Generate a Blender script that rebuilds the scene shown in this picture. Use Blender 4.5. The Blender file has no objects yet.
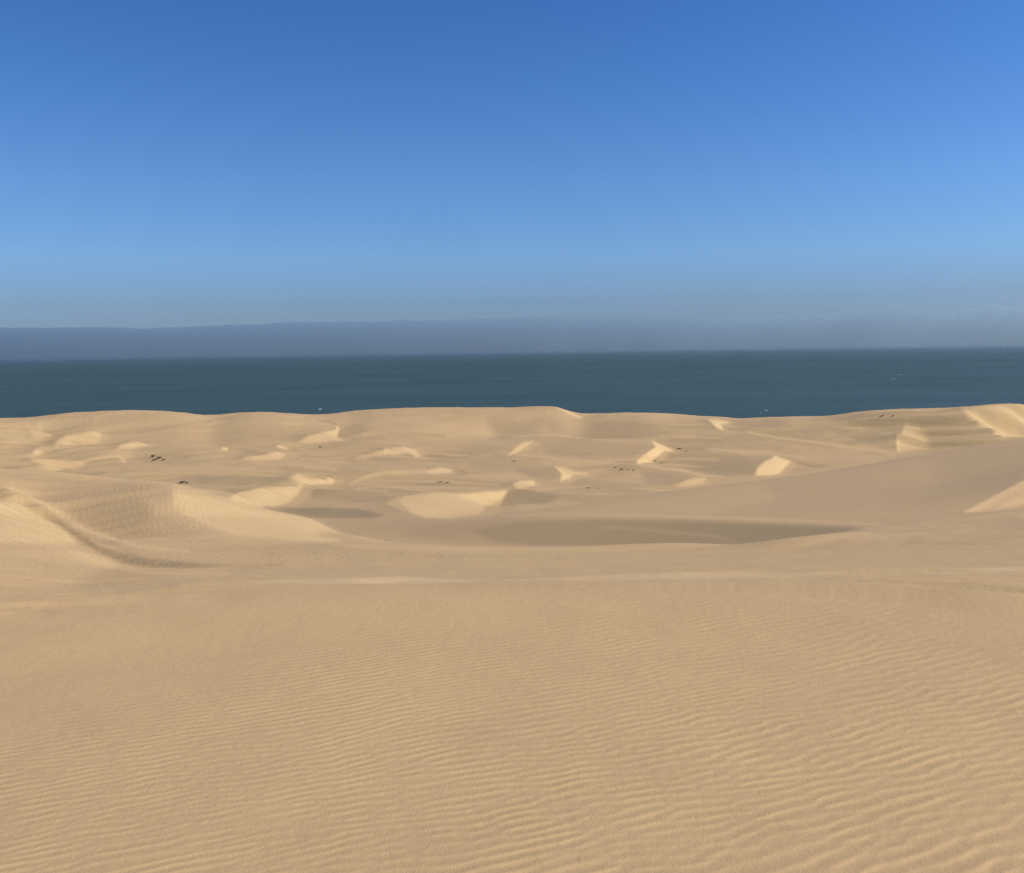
import bpy, math, random
import numpy as np
from mathutils import Vector, Matrix

# ------------------------------------------------------------------ scene
scene = bpy.context.scene
COL = scene.collection
W, H = 1024, 873
EYE = 86.0                      # eye height above the sea, metres
FPX = 887.0                     # focal length in pixels
PITCH = math.atan((H / 2 - 349.5) / FPX)
ROLL = math.atan(15.0 / 1024.0)
SUN_EL, SUN_AZ = 39.0, 101.0    # azimuth clockwise from +Y (view direction)

cam_d = bpy.data.cameras.new("camera")
cam = bpy.data.objects.new("camera", cam_d)
COL.objects.link(cam)
scene.camera = cam
cam_d.sensor_fit = 'HORIZONTAL'
cam_d.sensor_width = 36.0
cam_d.lens = 36.0 * FPX / W
cam_d.clip_start = 0.05
cam_d.clip_end = 400000.0
cp, sp = math.cos(PITCH), math.sin(PITCH)
cr, sr = math.cos(ROLL), math.sin(ROLL)
FWD = np.array([0, cp, -sp]); R0 = np.array([1.0, 0, 0]); U0 = np.array([0, sp, cp])
RIGHT = R0 * cr - U0 * sr
UP = U0 * cr + R0 * sr
m = Matrix(((RIGHT[0], UP[0], -FWD[0], 0), (RIGHT[1], UP[1], -FWD[1], 0),
            (RIGHT[2], UP[2], -FWD[2], EYE), (0, 0, 0, 1)))
cam.matrix_world = m


def ray(u, v):
    """azimuth (rad, clockwise from +Y) and slope dz/dr of the line of sight"""
    d = FWD * FPX + RIGHT * (u - W / 2) + UP * (H / 2 - v)
    r = math.hypot(d[0], d[1])
    return math.atan2(d[0], d[1]), d[2] / r


def tag(o, label=None, cat=None, group=None, kind=None):
    if label: o['label'] = label
    if cat: o['category'] = cat
    if group: o['group'] = group
    if kind: o['kind'] = kind
    return o


# ------------------------------------------------------------------ numeric helpers
def pchip(x, y, xi):
    x = np.asarray(x, float); y = np.asarray(y, float)
    h = np.diff(x); dl = np.diff(y) / h
    n = len(x); d = np.zeros(n)
    if n == 2:
        d[:] = dl[0]
    else:
        w1 = 2 * h[1:] + h[:-1]; w2 = h[1:] + 2 * h[:-1]
        ok = dl[:-1] * dl[1:] > 0
        with np.errstate(divide='ignore', invalid='ignore'):
            dd = (w1 + w2) / (w1 / dl[:-1] + w2 / dl[1:])
        d[1:-1] = np.where(ok, dd, 0)
        d[0], d[-1] = dl[0], dl[-1]
    xi = np.clip(xi, x[0], x[-1])
    i = np.clip(np.searchsorted(x, xi) - 1, 0, n - 2)
    t = (xi - x[i]) / h[i]
    t2, t3 = t * t, t * t * t
    return ((2 * t3 - 3 * t2 + 1) * y[i] + (t3 - 2 * t2 + t) * h[i] * d[i]
            + (-2 * t3 + 3 * t2) * y[i + 1] + (t3 - t2) * h[i] * d[i + 1])


def sstep(a, b, x):
    t = np.clip((x - a) / (b - a), 0, 1)
    return t * t * (3 - 2 * t)


def smax(a, b, k):
    h = np.clip(0.5 + 0.5 * (a - b) / k, 0, 1)
    return b * (1 - h) + a * h + k * h * (1 - h)


def tile_sample(T, size, x, y):
    n = T.shape[0]
    fx = (x / size * n) % n; fy = (y / size * n) % n
    ix = fx.astype(int); iy = fy.astype(int)
    tx = fx - ix; ty = fy - iy
    ix %= n; iy %= n
    jx = (ix + 1) % n; jy = (iy + 1) % n
    return ((T[iy, ix] * (1 - tx) + T[iy, jx] * tx) * (1 - ty)
            + (T[jy, ix] * (1 - tx) + T[jy, jx] * tx) * ty)


def smooth_noise(seed, n=1024, lo=4, hi=60, power=1.6, aniso=1.0):
    """periodic band noise, unit variance"""
    rng = np.random.RandomState(seed)
    w = np.fft.fft2(rng.randn(n, n))
    k = np.fft.fftfreq(n, 1.0 / n)
    kx, ky = np.meshgrid(k, k)
    kk = np.hypot(kx * aniso, ky) + 1e-9
    f = kk ** (-power) * (kk >= lo) * np.exp(-(kk / hi) ** 2)
    g = np.real(np.fft.ifft2(w * f))
    return g / g.std()


def ripple_tile(seed, n=1024, waves=90, spread=0.12, bw=0.12):
    """wind ripples as a complex wave field: crests along x, wavelength size/waves"""
    rng = np.random.RandomState(seed)
    w = np.fft.fft2(rng.randn(n, n))
    k = np.fft.fftfreq(n, 1.0 / n)
    kx, ky = np.meshgrid(k, k)
    f = np.exp(-((ky - waves) / (bw * waves)) ** 2 / 2 - (kx / (spread * waves)) ** 2 / 2)
    a = np.fft.ifft2(w * f)
    return a / np.abs(a).mean()


def ripple_field(T, lam, ang, x, y, waves=90):
    """complex ripples of wavelength lam, crests turned by ang degrees"""
    t = math.radians(ang)
    xr = x * math.cos(t) + y * math.sin(t); yr = -x * math.sin(t) + y * math.cos(t)
    return tile_sample(T, lam * waves, xr, yr)


def ripple_height(a):
    """metres over wavelength: rounded troughs, sharper crests, flat where the waves cancel"""
    ph = np.angle(a)
    s = np.sin(ph + 0.4 * np.sin(ph))
    p = (s * 0.5 + 0.5) ** 1.3
    return (p - 0.45) * np.tanh(np.abs(a) * 1.3)


# ------------------------------------------------------------------ the camera dune and the big dune right of it
# loft: each row is a feature line running across the view, given as (column, row, distance)
L = []
Z0 = [(-1.56, 0.3), (-1.57, 1.5), (-1.60, 3.0), (-1.665, 5.0)]
for z, d in Z0:
    L.append([('z', u, z, d) for u in (-300, 512, 1300)])


def row(*pts): L.append([('v',) + p for p in pts])


row((-300, 603, 5.95), (0, 600, 6.0), (100, 594, 6.12), (200, 586, 6.3), (310, 583.5, 6.38), (512, 580, 6.48), (700, 577, 6.5),
    (800, 575, 6.55), (1024, 569, 6.7), (1300, 562, 6.8))
row((-300, 588, 9), (0, 585, 9), (100, 583, 9), (200, 579, 9), (310, 578, 9), (512, 575.5, 9), (800, 569.5, 9), (1024, 562.5, 9), (1300, 555, 9))
row((-300, 540, 21), (0, 545, 20), (60, 549, 20), (100, 561, 17), (150, 568, 15.5), (200, 573, 13), (250, 573, 13), (310, 573, 13),
    (512, 571, 13), (700, 565, 13), (800, 562, 14), (1024, 552, 15), (1300, 540, 15))
row((-300, 480, 50), (0, 500, 45), (20, 504, 45.5), (60, 525, 41.5), (100, 550, 32.4), (130, 561, 27), (150, 564.5, 25), (200, 569.5, 20.5),
    (250, 569, 18), (310, 567.5, 17), (380, 566, 17), (512, 564.5, 17), (700, 560, 18), (800, 557, 19), (1024, 545, 20), (1300, 530, 20))
row((-300, 473, 54), (0, 491, 52), (20, 494, 50.5), (60, 515, 45.5), (100, 540, 35.8), (130, 551, 30), (150, 555.5, 28), (200, 563, 23),
    (250, 565.5, 19), (310, 564, 19), (380, 563, 19), (512, 561.5, 19), (700, 557, 21), (800, 553, 23), (1024, 538, 26), (1300, 520, 28))
row((-300, 465, 57), (0, 486, 54), (60, 503, 49.5), (100, 532, 39.5), (150, 547, 32), (200, 555, 28), (250, 559, 25), (310, 560, 23.5),
    (380, 559, 23), (512, 557.5, 24), (700, 553, 26), (800, 548, 29), (1024, 527, 36), (1300, 505, 40))
row((-300, 460, 62), (0, 478, 58), (60, 486, 55), (100, 500, 49), (150, 512, 44), (200, 525, 42), (250, 536, 39), (310, 543, 36),
    (380, 549.5, 34), (512, 551, 31), (700, 549.5, 33), (800, 542, 36), (880, 532, 42), (1024, 515, 48), (1300, 485, 55))
row((-300, 455, 70), (0, 470, 64), (60, 474, 61), (105, 480, 58), (155, 483, 54), (190, 488, 56), (228, 497, 58), (262, 508, 58),
    (310, 519, 56), (340, 530, 51), (400, 541, 45), (480, 547, 41), (600, 547, 40), (770, 545, 42), (870, 528, 52), (960, 514, 58),
    (1024, 505, 62), (1300, 470, 75))
row((-300, 520, 105), (0, 520, 98), (200, 535, 90), (310, 560, 70), (400, 572, 60), (600, 574, 56), (770, 556, 52), (870, 530, 56.5),
    (960, 519, 63), (1024, 516, 70), (1300, 490, 90))
row((-300, 520, 135), (0, 520, 130), (200, 525, 130), (310, 535, 120), (380, 541, 100), (430, 544, 88), (512, 551, 78), (600, 555, 71),
    (700, 553, 64), (800, 545, 59.5), (870, 529.5, 58.5), (960, 518, 66), (1024, 514, 73), (1300, 480, 95))
row((-300, 516, 165), (0, 514, 165), (250, 521, 165), (310, 518.5, 158), (380, 518, 148), (430, 517.5, 138), (500, 517.5, 118), (600, 517, 100),
    (700, 520, 84), (800, 524, 70), (870, 527, 61.5), (900, 524, 62.5), (962, 513.5, 68), (1024, 480, 92), (1300, 430, 120))
row((-300, 511, 190), (0, 512, 190), (250, 519, 185), (310, 519, 172), (380, 517, 170), (430, 515, 160), (500, 514.5, 143), (600, 509, 135),
    (700, 507, 126), (800, 506, 118), (880, 498, 125), (960, 484, 145), (1024, 462, 165), (1300, 415, 190))
row((-300, 508, 215), (0, 509, 215), (250, 517, 205), (310, 518.5, 188), (430, 516, 178), (510, 511, 178), (560, 506, 190), (620, 497, 204),
    (660, 491, 213), (720, 484, 226), (768, 478, 237), (830, 471, 252), (880, 460, 265), (940, 449, 280), (1024, 437.5, 295), (1300, 400, 330))
row((-300, 525, 300), (0, 525, 300), (310, 530, 260), (430, 530, 270), (510, 525, 250), (620, 515, 270), (768, 500, 300), (1024, 465, 370), (1300, 430, 400))
L.append([('z', u, -150, 950) for u in (-300, 512, 1300)])

LN = []
for ir, rr in enumerate(L):
    az, t, ld = [], [], []
    for k, u, a, d in rr:
        if k == 'z':
            A, _ = ray(u, 600); T = a / d
        else:
            A, T = ray(u, a)
        if k == 'v':
            if ir == 4: d = 1.70 / -T                    # the brink of the level crest
            elif u > 512 or ir == 5: d = d / math.cos(A)
        az.append(A); t.append(T); ld.append(math.log(d))
    LN.append((az, t, ld))

# ------------------------------------------------------------------ polar grid, one sheet
px = 1.0 / FPX
az_mid = np.arange(-34.5, 34.5001, 0.0646)
side = 34.5 + np.cumsum(np.linspace(0.09, 1.6, 60))
side = side[side < 90]
rest = np.arange(side[-1] + 3, 180, 4.0)
pos = np.concatenate([side, rest])
AZ = np.radians(np.concatenate([-pos[::-1], az_mid, pos, [180.0]]))
vv = np.arange(1050, 582, -0.55)
RIP = 0.064
near = np.array([-1.6 / ray(512, v)[1] for v in vv])
D = np.concatenate([[0.3, 0.7, 1.1, 1.5], near[near > 1.6]])
D = D[D < 6.3]
D = np.concatenate([D, np.exp(np.linspace(math.log(6.32), math.log(80), 430)),
                    np.exp(np.linspace(math.log(80.5), math.log(1000), 640)),
                    np.exp(np.linspace(math.log(1006), math.log(1800), 40))])
NA, ND = len(AZ), len(D)
LD = np.log(D)
AZc = np.clip(AZ, math.radians(-50), math.radians(50))
KT = np.array([pchip(a, t, AZc) for a, t, l in LN])
KL = np.array([pchip(a, l, AZc) for a, t, l in LN])
loft = np.zeros((ND, NA))
for j in range(NA):
    kl = KL[:, j].copy()
    for i in range(1, len(kl)):
        kl[i] = max(kl[i], kl[i - 1] + 0.012)
    loft[:, j] = pchip(kl, KT[:, j], LD) * D
X = D[:, None] * np.sin(AZ)[None, :]
Y = D[:, None] * np.cos(AZ)[None, :]

# ------------------------------------------------------------------ dune field floor
FD = [40, 60, 100, 150, 200, 240, 310, 400, 520, 700, 880, 930, 985, 1060, 1800]
FZ = [-21, -23, -27.5, -32.5, -38.5, -43.5, -50, -55, -60, -66, -70.5, -77, -91, -96, -97]


def floor_z(d): return pchip(np.log(FD), FZ, np.log(np.maximum(d, 1)))


N1 = smooth_noise(3, 1024, 5, 60, 1.7, 0.45)
N2 = smooth_noise(11, 1024, 8, 120, 1.2, 0.5)
fl = floor_z(D)[:, None] + np.zeros((1, NA))
farmask = sstep(110, 220, D)[:, None] * (1 - sstep(900, 1000, D)[:, None])
n1 = tile_sample(N1, 1500.0, X * 1.0 + 90, Y * 1.0)
n2 = tile_sample(N2, 900.0, X + 0.3 * Y, Y - 0.25 * X)
hump = 0.9 * n1 + 0.16 * n2
fl = fl + hump * farmask * (0.6 + 0.5 * sstep(200, 600, D)[:, None])


def crest_point(p, lee=0.62):
    """(u, v, toe row) or (u, v, 0, distance)"""
    u, v, h = p[:3]
    A, T = ray(u, v)
    if len(p) == 4:
        d = p[3]
        return (d * math.sin(A), d * math.cos(A), T * d)
    A2, T2 = ray(u, h)
    dd = np.exp(np.linspace(math.log(90), math.log(960), 3000))
    hit = np.nonzero(T2 * dd <= floor_z(dd))[0]
    dt = dd[hit[0]] if len(hit) else 900.0
    d = (lee * dt - T2 * dt) / (lee - T)
    return (d * math.sin(A), d * math.cos(A), T * d)


def catmull(P, n=5):
    P = [np.array(p, float) for p in P]
    P = [2 * P[0] - P[1]] + P + [2 * P[-1] - P[-2]]
    out = []
    for i in range(1, len(P) - 2):
        for k in range(n):
            t = k / n
            a, b, c, d = P[i - 1:i + 3]
            out.append(0.5 * ((2 * b) + (-a + c) * t + (2 * a - 5 * b + 4 * c - d) * t * t + (-a + 3 * b - 3 * c + d) * t ** 3))
    out.append(P[-2])
    return np.array(out)


def add_dune(field, pts, lee=0.62, stoss=0.11, back='cos', minL=12.0, k=0.25, wob=0.0):
    """ridge along a crest line: slip face on the right hand of travel, long gentle back on the left"""
    C = catmull([crest_point(p, lee) for p in pts])
    dC = np.hypot(C[:, 0], C[:, 1])
    Hc = C[:, 2] - floor_z(dC)
    reach = max(Hc.max(), 1) / min(stoss, lee) * 1.9 + minL
    x0, x1 = C[:, 0].min() - reach, C[:, 0].max() + reach
    y0, y1 = C[:, 1].min() - reach, C[:, 1].max() + reach
    rows_ = np.nonzero((D > max(60, dC.min() - reach)) & (D < dC.max() + reach))[0]
    ca = np.arctan2(C[:, 0], C[:, 1]); ext = reach / dC.min()
    cols_ = np.nonzero((AZ > ca.min() - ext) & (AZ < ca.max() + ext))[0]
    if not len(rows_) or not len(cols_): return
    sl = (slice(rows_[0], rows_[-1] + 1), slice(cols_[0], cols_[-1] + 1))
    x, y = X[sl], Y[sl]
    ground = fl[sl]
    top = field[sl].copy()
    for i in range(len(C) - 1):
        ax, ay, az_ = C[i]; bx, by, bz = C[i + 1]
        ex, ey = bx - ax, by - ay
        ll = ex * ex + ey * ey + 1e-9
        t = np.clip(((x - ax) * ex + (y - ay) * ey) / ll, 0, 1)
        dist = np.hypot(x - ax - t * ex, y - ay - t * ey)
        hc = np.maximum(az_ + t * (bz - az_) - floor_z(np.hypot(ax + t * ex, ay + t * ey)), 0)
        s = np.clip(dist / (np.maximum(hc, 0.5) / stoss * 1.5 + minL), 0, 1)
        top = np.maximum(top, ground + hc * 0.5 * (1 + np.cos(math.pi * s)))
    field[sl] = top


F = fl.copy()
# shore dunes on the skyline: rounded both sides
rd = dict(lee=0.12, stoss=0.12, minL=25)
add_dune(F, [(-60, 420, 0, 960), (0, 418, 0, 950), (30, 417.5, 0, 945), (70, 412.5, 0, 940), (120, 410.3, 0, 935), (145, 410.3, 0, 930),
             (180, 412, 0, 930), (215, 416, 0, 930), (245, 421, 0, 930)], **rd)
add_dune(F, [(350, 425, 0, 820), (325, 416.5, 0, 850), (300, 414, 0, 850), (270, 412, 0, 850), (240, 412.2, 0, 845), (213, 415, 0, 835),
             (190, 419, 0, 815), (165, 424.5, 0, 790), (135, 431, 0, 750), (115, 434, 0, 730)], lee=0.1, stoss=0.10, minL=30)
add_dune(F, [(300, 420, 0, 900), (330, 413.3, 0, 900), (370, 409.3, 0, 895), (420, 407.5, 0, 890), (470, 407.3, 0, 885), (515, 407.3, 0, 880),
             (540, 406, 0, 875), (558, 407, 0, 872), (572, 411, 0, 872), (586, 417, 0, 872)], lee=0.14, stoss=0.14, minL=25)
add_dune(F, [(545, 418, 0, 930), (600, 413, 0, 925), (640, 412, 0, 920), (690, 415, 0, 910), (712, 416.3, 0, 905), (738, 419, 0, 900), (765, 423, 0, 900)], **rd)
add_dune(F, [(700, 424, 0, 880), (770, 418, 0, 880), (800, 416.4, 0, 885), (830, 416, 0, 890), (850, 412.5, 0, 900), (900, 408.5, 0, 850),
             (940, 408, 0, 790), (965, 406.5, 0, 745), (990, 405, 0, 760), (1010, 404.7, 0, 800), (1060, 407, 0, 890), (1150, 410, 0, 930), (1300, 412, 0, 930)], **rd)

Z = smax(loft, F, 1.2)

# ------------------------------------------------------------------ shape of the dune faces
# How strongly each face is turned to or from the sun: 1 = level sand, 1.25 = slip face turned to the
# sun, 0.65 = back of a dune turned away. The sand heights are solved from these slopes.
PV0, PV1, PS = 396, 620, 2           # rows covered, samples per pixel
pw, ph = 1124 * PS, (PV1 - PV0) * PS
gu, gv = np.meshgrid(np.arange(pw) / PS - 50, np.arange(ph) / PS + PV0)
face = np.full((ph, pw), 0.95)
face[gv > 545] = 1.0


def blur(a, r):
    k = np.exp(-np.arange(-int(3 * r) - 1, int(3 * r) + 2) ** 2 / (2 * r * r)); k /= k.sum()
    a = np.apply_along_axis(lambda q: np.convolve(np.pad(q, len(k) // 2, 'edge'), k, 'valid'), 0, a)
    return np.apply_along_axis(lambda q: np.convolve(np.pad(q, len(k) // 2, 'edge'), k, 'valid'), 1, a)


def lay(mask, val, soft, box):
    r0, r1, c0, c1 = box
    sub = face[r0:r1, c0:c1]
    if soft > 0: mask = blur(mask, soft * PS)
    face[r0:r1, c0:c1] = sub * (1 - mask) + val * mask


def box_of(P, pad):
    us = [p[0] for p in P]; vs_ = [p[1] for p in P]
    c0 = int(max(0, (min(us) - pad + 50) * PS)); c1 = int(min(pw, (max(us) + pad + 50) * PS + 2))
    r0 = int(max(0, (min(vs_) - pad - PV0) * PS)); r1 = int(min(ph, (max(vs_) + pad - PV0) * PS + 2))
    return r0, r1, c0, c1


def P_(val, soft, *P):
    b = box_of(P, 4 * soft + 3); r0, r1, c0, c1 = b
    x, y = gu[r0:r1, c0:c1], gv[r0:r1, c0:c1]
    ins = np.zeros(x.shape, bool)
    for k in range(len(P)):
        (ax, ay), (bx, by) = P[k], P[(k + 1) % len(P)]
        if ay == by: continue
        c = ((ay > y) != (by > y)) & (x < (bx - ax) * (y - ay) / (by - ay) + ax)
        ins ^= c
    lay(ins.astype(float), val, soft, b)


def S_(val, wid, *P):
    P = [tuple(q) for q in catmull([(a, b_, 0) for a, b_ in P], 4)[:, :2]]
    b = box_of(P, wid * 2 + 3); r0, r1, c0, c1 = b
    x, y = gu[r0:r1, c0:c1], gv[r0:r1, c0:c1]
    best = np.full(x.shape, 1e9)
    tot = len(P) - 1
    for k in range(tot):
        (ax, ay), (bx, by) = P[k], P[k + 1]
        ex, ey = bx - ax, by - ay
        t = np.clip(((x - ax) * ex + (y - ay) * ey) / (ex * ex + ey * ey + 1e-9), 0, 1)
        # taper to both ends
        tp = (k + t) / tot
        ww = 0.35 + 0.65 * np.sqrt(np.clip(4 * tp * (1 - tp), 0, 1))
        best = np.minimum(best, np.hypot(x - ax - t * ex, y - ay - t * ey) / ww)
    lay(np.exp(-(best / (wid * 0.55)) ** 2), val, 0, b)


BN = smooth_noise(31, 512, 2, 40, 1.0, 1.0)
face += np.where(gv < 545, 1, 0.3) * 0.030 * tile_sample(BN, 1.0, gu / 620.0, (gv + 0.035 * gu) / 95.0) \
    + 0.012 * tile_sample(BN, 1.0, gu / 190.0 + 0.3, (gv - 0.05 * gu) / 30.0)
# --- far dunes, broad tones first
P_(0.875, 3, (20, 420), (120, 413), (200, 418), (160, 426), (110, 432), (60, 425))
P_(0.875, 3, (150, 431), (185, 424), (215, 418), (300, 420), (330, 425), (300, 438), (200, 438), (120, 437))
P_(1.07, 4, (400, 432), (440, 424), (490, 424), (500, 435), (470, 442), (430, 443))
P_(0.845, 3, (486, 412), (512, 420), (540, 430), (512, 435), (500, 436), (490, 425))
P_(0.77, 3, (545, 427), (570, 419), (610, 420), (650, 425), (680, 434), (620, 437), (590, 436), (560, 433))
P_(0.95, 3, (600, 415), (700, 420), (760, 430), (700, 432), (640, 422))
P_(0.785, 1.5, (728, 423), (768, 421), (800, 424), (830, 434), (805, 439), (768, 433), (740, 430))
P_(0.785, 1.5, (805, 425), (850, 429), (880, 433), (892, 446), (870, 444), (840, 433))
P_(0.785, 1.5, (850, 413), (900, 410.5), (942, 411.5), (942, 416), (915, 419), (880, 419), (850, 420))
P_(0.815, 1.5, (905, 422), (950, 417), (968, 416), (985, 426), (1000, 437), (960, 443), (932, 447), (925, 434))
P_(0.845, 2, (135, 447), (150, 446), (200, 449), (232, 455), (200, 461), (150, 462), (132, 456))
P_(0.815, 3, (180, 480), (256, 475), (258, 483), (232, 495), (205, 488))
P_(0.845, 2, (305, 446), (355, 444), (384, 447), (356, 458), (330, 457))
P_(0.845, 2, (512, 468), (550, 470), (562, 476), (550, 481), (530, 478))
P_(0.785, 2, (666, 454), (700, 452), (740, 455), (755, 461), (756, 473), (720, 475), (690, 469), (664, 462))
P_(0.845, 2, (640, 471), (668, 473), (690, 477), (672, 485), (650, 485))
P_(0.845, 2, (577, 477), (600, 480), (640, 486), (630, 493), (580, 492), (568, 484))
P_(0.875, 2, (256, 478), (288, 480), (300, 485), (270, 486), (256, 487))
P_(0.77, 2, (307, 489), (345, 489), (384, 491), (384, 499), (350, 501), (312, 498))
P_(0.845, 2, (384, 477), (430, 477), (480, 480), (512, 486), (500, 489), (420, 492), (390, 495))
P_(1.03, 3, (0, 430), (30, 432), (50, 438), (20, 440), (0, 436))
P_(0.875, 2, (0, 424), (25, 425), (45, 433), (20, 431), (0, 430))
P_(0.86, 2, (0, 452), (28, 454), (28, 466), (0, 464))
P_(0.875, 2, (540, 443), (620, 444), (646, 446), (636, 456), (590, 458), (545, 452))
P_(0.875, 2, (430, 446), (500, 444), (505, 450), (470, 456), (430, 455))
P_(0.875, 2, (470, 462), (540, 462), (548, 466), (500, 470), (470, 468))
P_(1, 3, (780, 444), (860, 452), (870, 458), (800, 458))
# --- many low overlapping ridges
ra = random.Random(12)                       # crest bright, back dark
for k in range(34):
    v_ = 422 + 76 * ra.random() ** 0.9
    u_ = ra.uniform(-20, 1000) if v_ < 470 else ra.uniform(150, 640)
    Ln = (v_ - 350) * ra.uniform(0.7, 1.5); hh_ = ra.uniform(0.6, 2.6) * (v_ - 380) / 70; tl = ra.uniform(-0.02, 0.045) * Ln
    arc = [(u_ + Ln * (q - 0.5), v_ - hh_ * 4 * q * (1 - q) + tl * (q - 0.5)) for q in (0, 0.3, 0.6, 1)]
    S_(0.80, 2.6 + 0.02 * (v_ - 400), *[(a, b_ + 2.2) for a, b_ in arc])
    S_(1.08, 1.7, *arc)
# --- thin crests and the backs behind them
S_(0.725, 2.2, (25, 438), (48, 446), (65, 447), (100, 445))
S_(1.14, 1.6, (38, 439), (48, 443), (60, 444))
S_(0.7, 2.4, (135, 430), (160, 426), (185, 420), (212, 415.5))
S_(0.755, 2.4, (28, 468.5), (60, 472), (90, 475), (125, 477.5))
S_(1.06, 3, (130, 472), (190, 469), (256, 470))
S_(1.06, 2.5, (130, 441), (200, 440), (256, 439), (300, 441))
S_(0.8, 2, (238, 449), (250, 451), (262, 453))
S_(0.76, 2, (318, 416), (328, 418), (337, 421))
S_(0.755, 1.8, (285, 446), (290, 447), (297, 447))
S_(1.08, 2.2, (270, 452), (310, 459), (350, 463))
S_(1.05, 2, (256, 464), (300, 465), (336, 470))
S_(0.875, 2, (256, 468), (300, 470), (330, 472))
S_(0.8, 1.8, (453, 471), (460, 470), (467, 473))
S_(0.72, 1.6, (436, 481.5), (446, 483), (458, 485))
S_(1.05, 2, (340, 484), (420, 487), (512, 487.5))
S_(1.07, 2.2, (512, 436), (560, 435), (600, 439), (650, 441))
S_(0.815, 2.2, (550, 453), (570, 454), (592, 453))
S_(1.06, 2.4, (500, 452), (560, 459), (620, 464))
S_(0.77, 3.2, (510, 489), (535, 491), (560, 495), (600, 496.5), (645, 494))
S_(1.12, 2, (638, 466), (680, 470), (700, 475), (725, 477))
S_(0.76, 2, (673, 448), (690, 449), (712, 449))
S_(0.72, 1.7, (645, 461), (655, 462.5), (668, 463))
S_(1.08, 2, (705, 449), (760, 452), (800, 456))
S_(1.12, 2.4, (745, 430), (768, 435.5), (800, 440), (850, 447), (895, 453))
S_(1.12, 1.8, (795, 421.5), (830, 424), (880, 431))
S_(1.1, 1.6, (880, 417), (905, 418), (935, 420))
S_(0.77, 2.4, (788, 458.5), (800, 463), (812, 466), (826, 465))
S_(1.1, 2, (840, 411), (880, 409.5), (960, 409))
S_(0.8, 1.6, (700, 457), (730, 459), (750, 463))
S_(1.32, 2.6, (556, 406.5), (568, 410), (581, 414.5))
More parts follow.
